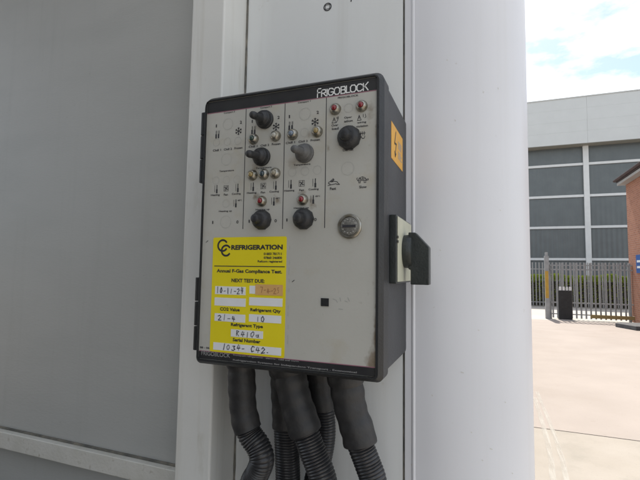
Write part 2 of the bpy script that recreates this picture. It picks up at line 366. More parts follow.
# scuffs on the corner post
for u, v, du, dv in ((461, 372, 3, 1), (490, 448.5, 3, 1.2), (411.5, 464, .5, 2), (482, 460, 1, .6), (512, 473, 1, .8), (471, 432, .7, .6), (440, 250, .6, .5), (455, 120, .5, 1.5), (500, 210, .6, .6), (478, 330, 1.2, .4), (432, 395, .5, .9), (505, 402, .8, .5), (447, 60, .5, .5), (498, 88, .4, 1.2)):
    x, z = (lambda p: (p.x, p.z))(onY(u, v, YF)); 
    yy = YF
    for _ in range(6):
        p_ = onY(u, v, yy); x, z = p_.x, p_.z; yy = YF if x < XC else YF+RC-math.sqrt(max(RC*RC-(x-XC)**2, 0))
    mb = MB().ribbon([(0, 0), (du*.0010, -dv*.0010)], .0010, -.0004); sc_ = (x-XC)/RC if x > XC else 0; ca = math.sqrt(1-sc_*sc_)
    mb.v = [(x+a*ca+b_*-sc_, yy+a*sc_+b_*ca, z+c_) for a, b_, c_ in mb.v]; mb.build('scuff', 'rail', tr)

# ------------------------------------------------------------------ TRACTOR UNIT, unseen, added behind the camera to shade the trailer front
M['cabpaint'] = mat('cab_paint', (.16, .165, .17), .45, (.18, .185, .19), 3, coat=.2)
M['glass'] = mat('dark_glass', (.02, .025, .03), .05)
tk = thing('shade_tractor', 'grey truck cab added out of view to shade the trailer front', 'truck', (-1.2, -2.2, 0))
CY1, CX0, CX1 = CABY, -2.45, CABX
MB().prism([(CY1, 1.0), (CY1, 3.55), (CY1-.5, 3.75), (CY1-1.4, 3.7), (CY1-2.15, 2.5), (CY1-2.3, 1.7), (CY1-2.3, .45), (CY1-1.9, .35), (CY1-1.8, .95)], CX0, CX1, 0).build('cab', 'cabpaint', tk, bevel=.05, seg=3)
MB().prism(rrect(-.62, .0, .30, .83, .12), CY1+.06, .50, 1).build('shade_tank', 'chassis', tk, smooth=True)  # tank added out of view to block light from below right
box('rear_window', 'glass', tk, -1.6, -.8, CY1-.004, CY1+.004, 2.2, 2.7)
for x in (-1.65, -.85): box('chassis_rail', 'chassis', tk, x-.005, x+.105, CY1-1.7, 3.6, .62, .735)
box('shade_deck', 'chassis', tk, -2.3, .0, CY1+.05, .55, .95, .98)  # unseen deck added to cut light bounced up from the ground
for x in (-2.0, -1.2, -.4): box('deck_bracket', 'chassis', tk, x-.03, x+.03, CY1+.1, .5, .735, .9495)
for x in (-2.42, -.30):
    for y in (CY1-1.1, 2.0):
        w = MB().lathe([(.28, 0), (.45, .02), (.48, .05), (.48, .27), (.45, .30), (.28, .32)], (x, y, .48), (1, 0, 0), 32).build('wheel', 'tyre', tk, smooth=True)
        MB().lathe([(.27, -.01), (.27, .33)], (x, y, .48), (1, 0, 0), 24).build('rim', 'gal', w, smooth=True)
MB().box(-2.42, -2.4, CY1-.9, CY1-.2, 1.9, 2.7).build('side_window', 'glass', tk)

# ------------------------------------------------------------------ CONTROL BOX
def P(u, v): p = onY(u, v, PY); return p.x, p.z
cb_ = thing('control_box', 'black refrigeration control box with switch panel mounted on white trailer wall', 'control box', (-.215, .59, 1.585))
LX0, LX1, LZ0, LZ1 = -.3325, -.0985, 1.5855, 1.9185
body = MB().prism(rrect(LX0+.004, LX1-.0012, LZ0+.004, LZ1-.003, .008), .4705, .5895, 1).build('case', 'greycase', cb_, bevel=.0012)
MB().prism(rrect(LX0+.001, LX1-.003, LZ0+.001, LZ1-.001, .009), .4665, .4704, 1).build('gasket', 'black', cb_)
# lid: a tray with a raised rim round the face panel
lid = MB()
outer = rrect(LX0, LX1, LZ0, LZ1, [.007, .007, .010, .012]); n = len(outer)
o2 = rrect(LX0+.0045, LX1-.0045, LZ0+.0040, LZ1-.0040, [.005, .005, .007, .009])
i1 = rrect(LX0+.0060, LX1-.0072, LZ0+.0060, LZ1-.0058, [.003, .003, .003, .003])
vs_ = [(x, .466, z) for x, z in outer] + [(x, .4435, z) for x, z in outer] + [(x, .4378, z) for x, z in o2] + [(x, .4378, z) for x, z in i1] + [(x, .4412, z) for x, z in i1]
fs_ = [(k*n+i, k*n+(i+1) % n, (k+1)*n+(i+1) % n, (k+1)*n+i) for k in range(4) for i in range(n)] + [tuple(range(n)), tuple(range(4*n, 5*n))]
lid.add(vs_, fs_); lid.build('lid', 'black', cb_, smooth=True)
FX0, FX1 = LX0+.0062, LX1-.0074
face = MB().prism(rrect(FX0, FX1, LZ0+.0062, LZ1-.0060, .0025), .4400, .4411, 1).build('face_panel', 'face', cb_)
FY = .4400
zt = P(206.4, 113.8)[1]; zb = P(198, 350.7)[1]
pr = lambda d=.00025: FY-d
box('header_band', 'blackprint', face, FX0+.0004, FX1-.0004, pr(.0003), FY+.0002, zt, LZ1-.0065)
box('footer_band', 'blackprint', face, FX0+.0004, FX1-.0004, pr(.0003), FY+.0002, LZ0+.0066, zb)
for z in (zt-.0006, zb+.0004): box('printed_line', 'magenta', face, FX0+.0006, FX1-.0006, pr(.0002), FY+.0002, z-.0004, z+.0004)
for (u0, v0), (u1, v1) in (((245.6, 108), (243.6, 229)), ((285.2, 102.5), (282.5, 229)), ((326.2, 96.7), (325, 228))):
    x0, z0 = P(u0, v0+1); x1, z1 = P(u1, v1); x = (x0+x1)/2
    box('divider_line', 'ink', face, x-.0004, x+.0004, pr(.0002), FY+.0002, z1, z0)
def T(s, u0, u1, v, hpx, mt='ink', bold=.022, parent=face, Y=None):
    um = (u0+u1)/2; x0 = P(u0, v)[0]; x1 = P(u1, v)[0]; zc = P(um, v)[1]; h = P(um, v-hpx/2)[1]-P(um, v+hpx/2)[1]
    return lettering(s, x0, x1, zc, h, pr(.0003) if Y is None else Y, mt, parent, bold)
LG = {'F': (.75, [[(.05, -.05), (.05, 1.2)], [(.05, 1.2), (.7, 1.2)], [(.05, .62), (.55, .62)]]), 'R': (1.0, [[(.1, 0), (.1, .95)], [(.1, .95), (.8, .95), (.9, .8), (.85, .5), (.1, .42)], [(.45, .42), (.95, 0)]]),
      'I': (.35, [[(.15, 0), (.15, .95)]]), 'G': (1.15, [[(1.0, .85), (.75, 1), (.3, 1), (.05, .75), (.05, .25), (.3, 0), (.75, 0), (1.0, .2), (1.0, .45), (.6, .45)]]),
      'O': (1.2, [[(.3, 1), (.8, 1), (1.05, .75), (1.05, .25), (.8, 0), (.3, 0), (.05, .25), (.05, .75), (.3, 1)]]), 'B': (1.0, [[(.1, 0), (.1, 1), (.75, 1), (.88, .85), (.85, .6), (.7, .52), (.1, .52)], [(.7, .52), (.92, .38), (.92, .15), (.78, 0), (.1, 0)]]),
      'L': (.8, [[(.1, 1), (.1, .02), (.75, .02)]]), 'C': (1.1, [[(1.0, .85), (.75, 1), (.3, 1), (.05, .75), (.05, .25), (.3, 0), (.75, 0), (1.0, .15)]]), 'K': (1.0, [[(.1, 0), (.1, 1)], [(.15, .45), (.95, 1.1)], [(.4, .62), (.95, 0)]])}
def wide_word(word, u0, u1, v, hpx, mt, w):
    x0 = P(u0, v)[0]; x1 = P(u1, v)[0]; zc = P((u0+u1)/2, v)[1]; h = hpx*.00118; tot = sum(LG[c][0] for c in word); sc = (x1-x0)/tot; x = x0
    for c in word:
        mb = MB()
        for pl in LG[c][1]: mb.ribbon([(x+a*sc*.98, zc+(b-.5)*h) for a, b in pl], w, pr(.0006))
        mb.build('letter', mt, face); x += LG[c][0]*sc
wide_word('FRIGOBLOCK', 317.5, 368.5, 90.2, 6.6, 'whiteink', .00125)
T('FRIGOBLOCK', 338, 358.5, 96.6, 1.8, 'ink')
T('FRIGOBLOCK', 201.5, 230.5, 354.2, 4.2, 'greyink', .015, Y=pr(.0006))
T('Transport refrigeration . electric . cold and warm', 233, 299, 358.2, 1.9, 'greyink', Y=pr(.0006))
T('Refrigeration Systems for Independent Transport . Economical', 233, 357, 366.2, 2.2, 'greyink', Y=pr(.0006))
def sym(mb): return mb.build('symbol', 'ink', face)
SY = pr(.0002)
def thermo(u, v, h=7, s=1):
    x, z = P(u, v); m_ = .0012*h/7
    mb = MB(); hh = h*.00058
    mb.ribbon([(x+.0014, z-hh), (x+.0014, z+hh)], .0011*s, SY)
    mb.ribbon([(x+.0014, z-hh), (x+.0014, z-hh*.35)], .0022*s, SY-1e-5)
    mb.ribbon([(x-.0016, z-hh*.9), (x-.0016, z+hh)], .0005, SY)
    sym(mb)
def twin_thermo(u, v):
    x, z = P(u, v); mb = MB()
    for d in (-.0020, .0016):
        mb.ribbon([(x+d, z-.0042), (x+d, z+.004)], .0007, SY); mb.ribbon([(x+d, z-.0046), (x+d, z-.0012)], .0021, SY-1e-5)
        mb.ribbon([(x+d+.0012, z+.0005), (x+d+.0012, z+.004)], .0004, SY)
    sym(mb)
def snow(u, v, r=.0044):
    x, z = P(u, v); mb = MB()
    for k in range(3):
        a = pi/2+k*pi/3; c, s_ = cos(a), sin(a); mb.ribbon([(x-c*r, z-s_*r), (x+c*r, z+s_*r)], .0009, SY-k*1e-5)
        for q in (-1, 1):
            for e in (.5, -.5):
                mb.ribbon([(x+q*c*r*.55, z+q*s_*r*.55), (x+q*r*.95*cos(a+q*0+e*.55), z+q*r*.95*sin(a+e*.55))], .0006, SY-k*1e-5)
    sym(mb)
def fan(u, v, r=.0033):
    x, z = P(u, v); mb = MB().ribbon([(x-r, z-r), (x+r, z-r), (x+r, z+r), (x-r, z+r), (x-r, z-r)], .00045, SY)
    for k in range(4):
        a = k*pi/2+.5; mb.ribbon([(x, z), (x+r*.5*cos(a), z+r*.5*sin(a)), (x+r*.85*cos(a+.6), z+r*.85*sin(a+.6))], .0009, SY-1e-5)
    sym(mb)
def ring(u, v, rpx):
    x, z = P(u, v); MB().ribbon(ring_pts(x, z, rpx*.00117, 28), .00045, SY).build('embossed_ring', 'faint', face)
def column(du, dv, full):
    """one compartment: print of the leftmost column shifted by du/dv pixels; full = which blanks stay blank"""
    p = lambda u, v: (u+du, v+dv+ (0))
    q = lambda s, u0, u1, v, h=2.0: T(s, u0+du, u1+du, v+dv, h)
    return p, q
cols = [(0, 0, 'Compart 3', 1.0), (40.0, -5.2, 'Compart 2', 1.03), (79.5, -9.6, 'Compart 1', 1.06)]
def colmap(u, v, k):
    # (u, v) measured in the left column -> same place in column k, through the panel plane
    x, z = P(u, v); dx = (.0, .0515, .1012)[k]; return x+dx, z
def to_px(x, z):
    q = ROT.transposed() @ (Vector((x, PY, z))-CAM); return 320+F*q.x/-q.z, 240-F*q.y/-q.z
for k in range(3):
    def A(u, v): return to_px(*colmap(u, v, k))
    def TT(s, u0, u1, v, h=2.1):
        a = A(u0, v); b2 = A(u1, v); T(s, a[0], b2[0], (a[1]+b2[1])/2, h)
    TT(cols[k][2], 224, 235, 112.6, 2.0)
    TT('1', 216, 217, 126, 3.0); TT('2', 240, 242, 122.3, 3.0)
    twin_thermo(*A(217.6, 134)); snow(*A(238.6, 131.2))
    TT('Chill 1', 213, 221, 150.3); TT('Chill 2', 224, 232, 149.2); TT('Frozen', 234.5, 242.5, 148)
    TT('Temperature', 219.5, 234, 171)
    thermo(*A(216, 189), 7.5); fan(*A(226.2, 188.4)); thermo(*A(237, 187.8), 7.5)
    TT('Heating', 211, 219.8, 195.2, 2.4); TT('Fan', 224, 228, 194.6, 2.1); TT('Cooling', 232, 240.8, 194, 2.4)
    thermo(*A(235, 203.2), 7); TT('+80\u00b0C', 237.5, 242, 200.3, 1.6)
    TT('Heating up', 219, 232, 211.3, 2.2); TT('1', 212.4, 213.4, 222.4, 3.0); TT('0', 236.5, 238.6, 222, 3.0)
for u, v, r in ((228, 124.2, 6), (216.5, 142.5, 4), (227.5, 141.6, 4), (238, 140.8, 4), (226.5, 159.3, 6.2), (216, 180.5, 4), (226.5, 180, 4), (237, 179.4, 4), (226, 203.5, 4), (225.7, 222, 6.4),
                (305, 114, 6.0), (292.3, 172.2, 4.2), (305, 171.2, 4.2), (317.3, 170, 4.2), (348.6, 108, 4.3), (347.8, 168.5, 6.2), (304.5, 132.5, 4.2)): ring(u, v, r)
# right column print
T('Oper', 344.3, 352, 117.6, 2.4); T('ation', 344.3, 352.7, 121, 2.2)
T('Over', 331.5, 338.3, 125.2, 2.2); T('load', 332, 338.6, 128.6, 2.4)
T('wiring', 357.2, 366.3, 122.6, 2.4); T('violation', 356.3, 368, 126, 2.2)
T('Defrost', 343, 353.5, 149.8, 2.4)
T('Fast', 330, 336.2, 188.6, 2.8); T('Slow', 359.3, 366.8, 186.9, 2.6)
def path(u, v, pts, w=.0006, sc=.001):
    x, z = P(u, v); mb = MB()
    for pl in pts: mb.ribbon([(x+a*sc, z+b*sc) for a, b in pl], w, SY)
    sym(mb)
path(335, 120.2, [[(-3.5, -3), (-1, 3), (1.5, -3), (-3.5, -3)], [(-1, 1), (-1, -1)], [(2, 2.6), (4, 3.4), (3.4, 0), (1.8, -2.6)], [(2.4, 1.6), (4, 1.6)]])
path(361, 117.4, [[(-4, -3), (-2, 2.6), (.3, -3), (-4, -3)], [(-2, 1), (-2, -1)], [(2.6, 3), (2.6, 0)], [(5, 3), (5.6, 0), (4.4, -1)]])
path(363.2, 135.2, [[(-2.6, 4), (-2.6, 0)], [(-.6, 4), (-.6, 0)], [(1.4, 4), (1.4, 0)], [(-3.4, 2.2), (2.4, 2.2)], [(-2, -1.4), (-1, -3.6), (1, -3.6), (2, -1.4)]], .0007)
path(333.5, 182.8, [[(-6.4, -2.8), (-3.6, -2.2), (-4.4, -.9), (-6, -.6), (-5.6, .9), (-4.2, 1.4), (-.4, 4.6), (.4, 4.0), (-2.2, 1.2), (1.6, 1.5), (4.4, .8), (5.4, -.8), (7.2, -2.2), (4.2, -2.2), (3, -1.2), (0, -1.8), (-3.6, -2.2)], [(-3.6, 1.3), (.6, 3.2), (-1.8, .9)]], .0007)
path(362.4, 180, [[(-5, -.6), (-3.4, 2.4), (0, 3.6), (3, 2.4), (4.6, -.4), (-5, -.6)], [(4.4, .4), (6.6, 1), (6.6, -.4), (4.6, -.6)], [(-4, -.8), (-4, -3), (-2.4, -3), (-2.4, -.8)], [(2, -.8), (2, -3), (3.8, -3), (3.8, -.8)], [(-2.6, 2.6), (-1, -.4)], [(.4, 3.4), (.8, -.4)], [(-3.6, 1.2), (3.8, 1.2)], [(-5, -.6), (-6.4, 1.6), (-5.6, 2.6)]], .0006)
# inspection hole and pencil smudges
x, z = P(325, 302.2); box('plug', 'black', face, x-.0045, x+.0045, pr(.001), FY+.0002, z-.0043, z+.0043)
mb = MB()
for u, v, a, b2 in ((336, 300, 2, 3), (340, 298, 1, 4), (345, 301, 3, 1), (348, 298, 2, 4), (339, 309, 5, .3), (333, 299, 3, 1)):
    x, z = P(u, v); mb.ribbon([(x, z), (x+a*.0008, z-b2*.0008)], .0008, SY)
mb.build('pencil_smudge', 'smudge', face)
for u, v in ((207, 241.5), (278.8, 243), (293, 281)):
    x, z = P(u, v); MB().ribbon([(x-.001, z-.001), (x+.0016, z+.001)], .0007, SY).build('scratch', 'ink', face)
x, z = P(288.7, 290); mb = MB(); zz = z+.05
while zz > z-.06: mb.ribbon([(x+random.uniform(-.0004, .0004), zz), (x+random.uniform(-.0004, .0004), zz-.004)], .0004, SY); zz -= random.uniform(.004, .02)
mb.build('scratch', 'smudge', face)
T('08 - 06', 200, 209.5, 347.6, 2.0)

# switches
def toggle(u, v, boot, tilt, L_=.031, label=None):
    x, z = P(u, v)
    nut = MB().lathe([(.0112, 0), (.0112, .0030), (.0102, .0040)], (x, FY, z), n=24).build('toggle_switch', boot, cb_, smooth=True, label=label)
    MB().lathe([(.0100, .0034), (.0101, .0050), (.0092, .0066), (.0093, .0078), (.0082, .0088), (.0080, .0098), (.0064, .0112), (.0048, .013)], (x, FY, z), n=28).build('boot', boot, nut, smooth=True)
    d = Vector((tilt[0], -1, tilt[1])).normalized()
    MB().lathe([(.0060, .0095), (.0046, .0125), (.0042, .017), (.0042, L_-.006), (.0044, L_-.002), (.0040, L_+.001), (.0027, L_+.0026), (.0008, L_+.0032)], (x, FY, z), d, 24).build('lever', boot, nut, smooth=True)
def push(u, v, r, label=None):
    x, z = P(u, v)
    nut = MB().lathe([(r*1.02, 0), (r*1.02, .003), (r*.95, .0045)], (x, FY, z), n=10).build('push_switch', 'rubber', cb_, label=label)
    MB().lathe([(r*.97, .003), (r*.95, .0055), (r*.84, .008), (r*.80, .0085), (r*.74, .0098), (r*.60, .0108)], (x, FY, z), n=28).build('boot', 'rubber', nut, smooth=True)
    MB().lathe([(r*.54, .0100), (r*.48, .0120), (r*.46, .0160), (r*.42, .0176), (r*.30, .0186), (r*.08, .0190)], (x, FY, z), (-.06, -1, 0), 24).build('button', 'rubber', nut, smooth=True)
toggle(265.3, 120, 'rubber', (.02, -.15)); toggle(262.2, 157.2, 'rubber', (.0, -.13)); toggle(305, 153.6, 'rubber_grey', (.02, -.10), label='faded light grey toggle switch')
push(262.5, 220, .0118); push(304, 219, .0122); push(349.5, 138, .0132)
def lamp(u, v, lens, label=None):
    x, z = P(u, v)
    bz = MB().lathe([(.0066, 0), (.0066, .0012), (.0061, .0028), (.0052, .0046), (.0041, .0058), (.0034, .0060), (.0031, .0052)], (x, FY, z), n=24).build('indicator_lamp', 'chrome', cb_, smooth=True, label=label)
    MB().lathe([(.0030, .0050), (.0029, .0066), (.0021, .0075), (.0006, .0079)], (x, FY, z), n=18).build('lens', lens, bz, smooth=True)
for u, v, l_ in ((254, 139.3, 'lens_green'), (276, 136.2, 'lens_white'), (293, 134.6, 'lens_blue'), (317.6, 131.8, 'lens_amber'), (253, 175.2, 'lens_amber'), (264.2, 174.5, 'lens_dark'), (275.6, 173.4, 'lens_clear'),
                (262, 201.3, 'lens_red'), (303, 199.8, 'lens_red'), (335.6, 109.4, 'lens_red'), (362, 106.4, 'lens_red')): lamp(u, v, l_)
x, z = P(350, 226.4)
lk = MB().lathe([(.0135, 0), (.0135, .0022), (.0122, .0036), (.0105, .0038), (.0100, .0026)], (x, FY, z), n=32).build('key_lock', 'chrome', cb_, smooth=True)
MB().lathe([(.0100, .001), (.0100, .0030), (.0092, .0034)], (x, FY, z), n=28).build('barrel', mat('worn_lock_barrel', (.16, .155, .14), .5, (.30, .29, .26), 500, metal=.6), lk, smooth=True)
MB().box(x-.0075, x+.0075, FY-.0042, FY-.0030, z-.0013, z+.0013).build('keyway', 'ink', lk)
mb = MB()
for i in range(14):
    a = 2*pi*i/14; mb.box(x+.0075*cos(a)-.0005, x+.0075*cos(a)+.0005, FY-.0038, FY-.003, z+.0075*sin(a)-.0005, z+.0075*sin(a)+.0005)
mb.build('embossed_ring', 'faint', lk)
# hinges on the left edge
for v0, v1 in ((113.5, 184), (277, 350)):
    z1 = onY(201, v0, .45).z; z0 = onY(195, v1, .45).z; hgt = (z1-z0)/3
    for i in range(3):
        h_ = MB().prism(rrect(LX0-.0085, LX0+.001, .446, .462, .003, 3), z0+i*hgt+.0006, z0+(i+1)*hgt-.0006, 2).build('hinge', 'black', cb_, bevel=.0006)
# ---- yellow compliance sticker
xa, za = P(214, 237.6); xb, _ = P(287.4, 235); _, zc_ = P(211.3, 351.2)
st = MB().prism(rrect(xa-.0006, xb-.0006, zc_, za, .0022), FY-.00045, FY-.0001, 1).build('compliance_sticker', 'yellow', cb_, label='yellow compliance test sticker with handwritten fields')
SYY = FY-.0006
def ST(s, u0, u1, v, h, bold=.0, mt='ink'): return T(s, u0, u1, v, h, mt, bold, st, SYY-.0001)
for cu_, cv_, r_ in ((223, 245.6, .0066), (226.3, 250.6, .0062)):
    x, z = P(cu_, cv_); MB().ribbon(ring_pts(x, z, r_, 20, .7, 2*pi-.7), .0022, SYY).build('logo', 'ink', st)
ST('REFRIGERATION', 231.6, 283, 247.3, 5.0, .045)
ST('01803 781711', 264, 282, 253.9, 2.6, .03); ST('07860 246800', 264, 282.3, 257.8, 2.6, .03); ST('Refcom registered', 258, 282.4, 261.7, 2.8, .03)
x0, z0 = P(214.6, 266); x1, _ = P(285, 265.4); box('printed_line', 'ink', st, x0, x1, SYY-.0001, SYY+.0003, z0-.0005, z0+.0005)
ST('Annual F-Gas Compliance Test.', 217, 282.4, 271.7, 4.6, .035); ST('NEXT TEST DUE:', 231.8, 264.8, 280.7, 3.8, .035)
ST('CO2 Value', 220.3, 240, 309.3, 3.4, .035); ST('Refrigerant Qty', 250.6, 281, 310.8, 4.2, .035)
ST('Refrigerant Type', 231.2, 263.2, 325.9, 4.2, .035); ST('Serial Number', 233, 260.7, 340.6, 3.6, .035)
def field(uL, vT, vB, uR, name='field', mt='paper', y=SYY):
    x0, z1 = P(uL, vT); _, z0 = P(uL, vB); x1 = P(uR, vT)[0]
    MB().box(x0, x1, y-.0001, y+.0003, z0, z1).build(name, mt, st); return x0, x1, z0, z1
fl = [field(*a) for a in ((215.5, 286, 294, 246), (249.8, 285.6, 293.6, 282.8), (215, 297.3, 305.3, 246), (249.5, 297.2, 305.2, 282.8), (215, 313, 320.7, 245.6), (249.3, 314, 321.5, 281.6), (231.3, 329, 336.4, 263.4), (213.7, 342, 349.4, 281.6))]
field(255.8, 284.2, 294.8, 283.2, 'tape', 'tape', SYY-.00025)
GL = {'0': [[(.5, 1), (.1, .6), (.2, .1), (.6, 0), (.9, .5), (.7, .9), (.5, 1)]], '1': [[(.5, 1), (.45, 0)]], '2': [[(.1, .8), (.5, 1), (.8, .7), (.1, 0), (.9, .05)]],
      '3': [[(.1, .9), (.7, .95), (.4, .55), (.8, .3), (.5, 0), (.1, .1)]], '4': [[(.3, 1), (.1, .4), (.9, .45)], [(.7, .9), (.65, 0)]], '5': [[(.8, 1), (.3, 1), (.25, .55), (.7, .5), (.7, .1), (.2, 0)]],
      '7': [[(.1, .95), (.85, 1), (.4, 0)]], '-': [[(.2, .45), (.8, .5)]], '.': [[(.4, .1), (.5, .05)]], 'R': [[(.15, 0), (.2, 1), (.8, .85), (.3, .5), (.9, 0)]], 'a': [[(.8, .55), (.3, .5), (.2, .1), (.6, .05), (.8, .5), (.9, 0)]], ' ': [], 'C': [[(.85, .85), (.4, 1), (.1, .5), (.35, 0), (.85, .12)]]}
def hand(s, f, fx0, fx1, mt='pen', y=None, hz=.74, wd=.0008):
    x0, x1, z0, z1 = f; a = x0+(x1-x0)*fx0; b2 = x0+(x1-x0)*fx1; w = (b2-a)/len(s); h = (z1-z0)*hz; zb_ = z0+(z1-z0)*.14; mb = MB(); y = SYY-.0003 if y is None else y
    for i, ch in enumerate(s):
        dz = random.uniform(-.0006, .0006); sl_ = random.uniform(-.05, .22); sq = random.uniform(.6, .85); vq = random.uniform(.78, 1.02)
        for pl in GL[ch]: mb.ribbon([(a+i*w+sl_*pz*w+px*w*sq+random.uniform(-.06, .06)*w, zb_+dz+pz*h*vq+random.uniform(-.05, .05)*h) for px, pz in pl], wd*random.uniform(.75, 1.35), y)
    mb.build('handwriting', mt, st)
hand('10-11-24', fl[0], .05, .95); hand('7-4-25', fl[1], .34, .95, 'taped', SYY-.0005); hand('21-4', fl[4], .12, .72); hand('10', fl[5], .24, .52)
hand('R410a', fl[6], .16, .92); hand('1034- C42.', fl[7], .14, .86)

# ---- isolator switch on the right side
SX = LX1-.0012
iso = MB()
y0, z1 = onX(389.5, 214.5, SX).yz; z0 = onX(389.5, 283.5, SX).z
xi = onY(396.7, 250, y0).x                       # outer face of the black base
y1 = onX(410.5, 250, xi).y
isob = box('isolator_switch', 'handle', cb_, SX-.0003, xi, y0, y1, z0, z1, bevel=.0012)
box('cream_plate', 'cream', isob, xi+.0001, xi+.0012, y0+.002, y1-.001, z0+.002, z1-.002, bevel=.0004)
zm = onY(400, 250.5, y0+.02).z
ym = (y0+y1)/2-.004
MB().lathe([(.020, 0), (.0205, .006), (.019, .010), (.0165, .011)], (xi+.0012, ym, zm), (1, 0, 0), 32).build('hub', 'handle', isob, smooth=True)
hx0 = xi+.008; hx1 = onY(429.2, 260, ym-.008).x
ztop = onY(413, 232.5, ym-.008).z; zch = onY(429.2, 247, ym-.008).z; zbt = onY(425, 285, ym-.008).z; xt = onY(415.5, 232, ym-.008).x; xl = onY(410.5, 270, ym-.008).x; zl = onY(410, 269.5, ym-.008).z
MB().prism([(hx0-.001, zl), (xl, zl), (xl, zbt), (hx1, zbt), (hx1, zch), (xt, ztop), (hx0-.001, ztop+.0004)], ym-.0085, ym+.0085, 1).build('handle', 'handle', isob, bevel=.0028, seg=3)
y, z = onX(392, 250, SX+.0)[1:]
for u, v in ((398.2, 237), (398.2, 241.5)):
    yy, zz = onX(u, v, xi+.0014).yz; MB().box(xi+.0012, xi+.0016, yy-.0018, yy+.0018, zz-.0014, zz+.0014).build('printed_mark', 'ink', isob)
# ---- amber warning sticker on the right side
ya, zA = onX(391.2, 120.8, SX).yz; yb, _ = onX(402.3, 133, SX).yz; zB = onX(391.2, 157.8, SX).z
wst = MB().box(SX-.0002, SX+.0004, ya, yb, zB, zA).build('warning_sticker', 'warn', cb_, label='amber warning sticker with black lightning bolt')
yc = ya+(yb-ya)*.30; hz_ = zA-zB
def xr(name, pts, w, mt, xx):
    mb = MB().ribbon(pts, w, 0); mb.v = [(xx, p[0], p[2]) for p in mb.v]; return mb.build(name, mt, wst)
xr('symbol', [(yc+.004, zA-hz_*.14), (yc-.003, zA-hz_*.48), (yc+.007, zA-hz_*.46), (yc, zA-hz_*.80)], .0026, 'ink', SX+.0006)
xr('symbol', [(yc-.003, zA-hz_*.72), (yc, zA-hz_*.84), (yc+.005, zA-hz_*.74)], .0022, 'ink', SX+.0006)
mb = MB(); 
for r_ in range(9):
    if r_ == 4: continue
    zz = zA-hz_*(.30+.058*r_); mb.ribbon([(ya+(yb-ya)*.56, zz), (ya+(yb-ya)*random.uniform(.78, .92), zz)], .0013, 0)
mb.v = [(SX+.0006, p[0], p[2]) for p in mb.v]; mb.build('fine_print', 'smudge', wst)

# ------------------------------------------------------------------ CONDUITS under the box
def spline(pts, n=14):
    pts = [Vector(p) for p in pts]; out = []
    q = [pts[0]*2-pts[1]] + pts + [pts[-1]*2-pts[-2]]
    for i in range(1, len(q)-2):
        for k in range(n):
            t_ = k/n; a, b2, c, d = q[i-1:i+3]
            out.append(.5*((2*b2)+(c-a)*t_+(2*a-5*b2+4*c-d)*t_*t_+(3*b2-a-3*c+d)*t_**3))
    out.append(pts[-1]); return out
def resample(pts, step):
    out = [pts[0]]; acc = 0
    for a, b2 in zip(pts, pts[1:]):
        L_ = (b2-a).length; d = step-acc
        while d <= L_: out.append(a+(b2-a)*(d/L_)); d += step
        acc = (acc+L_) % step if L_ else acc
        acc = L_-(d-step)
    return out
def conduit(px, Y, rs, rh, vs_end, label, extra):
    """px: centre line in pixels at depth(s) Y; sleeve ends at vs_end"""
    Ys = Y if isinstance(Y, list) else [Y]*len(px)
    pts = [onY(u, v, y) for (u, v), y in zip(px, Ys)]
    k = [i for i, p in enumerate(px) if p[1] <= vs_end][-1]
    allp = spline(pts+[Vector(pts[-1])+Vector(e) for e in extra])
    zcut = onY(px[k][0], vs_end, Ys[k]).z
    sl = [p for p in allp if p.z >= zcut-1e-6]; ho = [p for p in allp if p.z < zcut+.012]
    o = thing('cable_conduit', label, 'conduit', tuple(allp[-1]), 'cable conduits under the control box')
    sp = resample(sl, .004); nsp = len(sp)
    rr = [rs*(1.12 if i < 4 else 1.0)*(1+.025*sin(i*1.3)+.02*sin(i*.47+rs*900)) for i in range(nsp)]; rr[-1] *= .99
    MB().tube(sp, rr, 28).build('sleeve', 'sleeve', o, smooth=True)
    hp = resample(ho, .0009); rr = []
    for i in range(len(hp)): rr.append(rh*(1.015, 1.0, .915, .985)[i % 4])
    MB().tube(hp, rr, 24).build('corrugated_hose', 'hose', o, smooth=True)
dn = [(0, 0, -.05), (.01, .02, -.14), (.01, .05, -.30), (.0, .09, -.46)]
conduit([(241, 356), (242, 385), (243.5, 410), (249, 432), (258, 446), (262, 459), (258, 472), (251, 487)], [.505]*6+[.51, .515], .0180, .0160, 433, 'black conduit nearest the left, kinked below its sleeve', dn)
conduit([(283, 365), (284, 385), (285, 410), (286, 428), (287, 450), (288, 484)], .555, .0185, .0170, 428, 'black conduit half hidden behind the thick second one', dn)
conduit([(287, 362), (291, 382), (297, 405), (305, 430), (313, 452), (324, 484)], .50, .0205, .0165, 434, 'thickest black conduit, slanting right from the box middle', dn)
conduit([(318, 368), (320, 385), (322, 400), (324, 412), (325, 435), (321, 460), (314, 484)], .565, .0160, .0145, 413, 'slim black conduit at the back between two thicker ones', dn)
conduit([(345, 372), (347, 388), (351, 410), (358, 432), (361, 446), (367, 462), (374, 486)], .505, .0200, .0158, 447, 'black conduit furthest to the right under the box', dn)

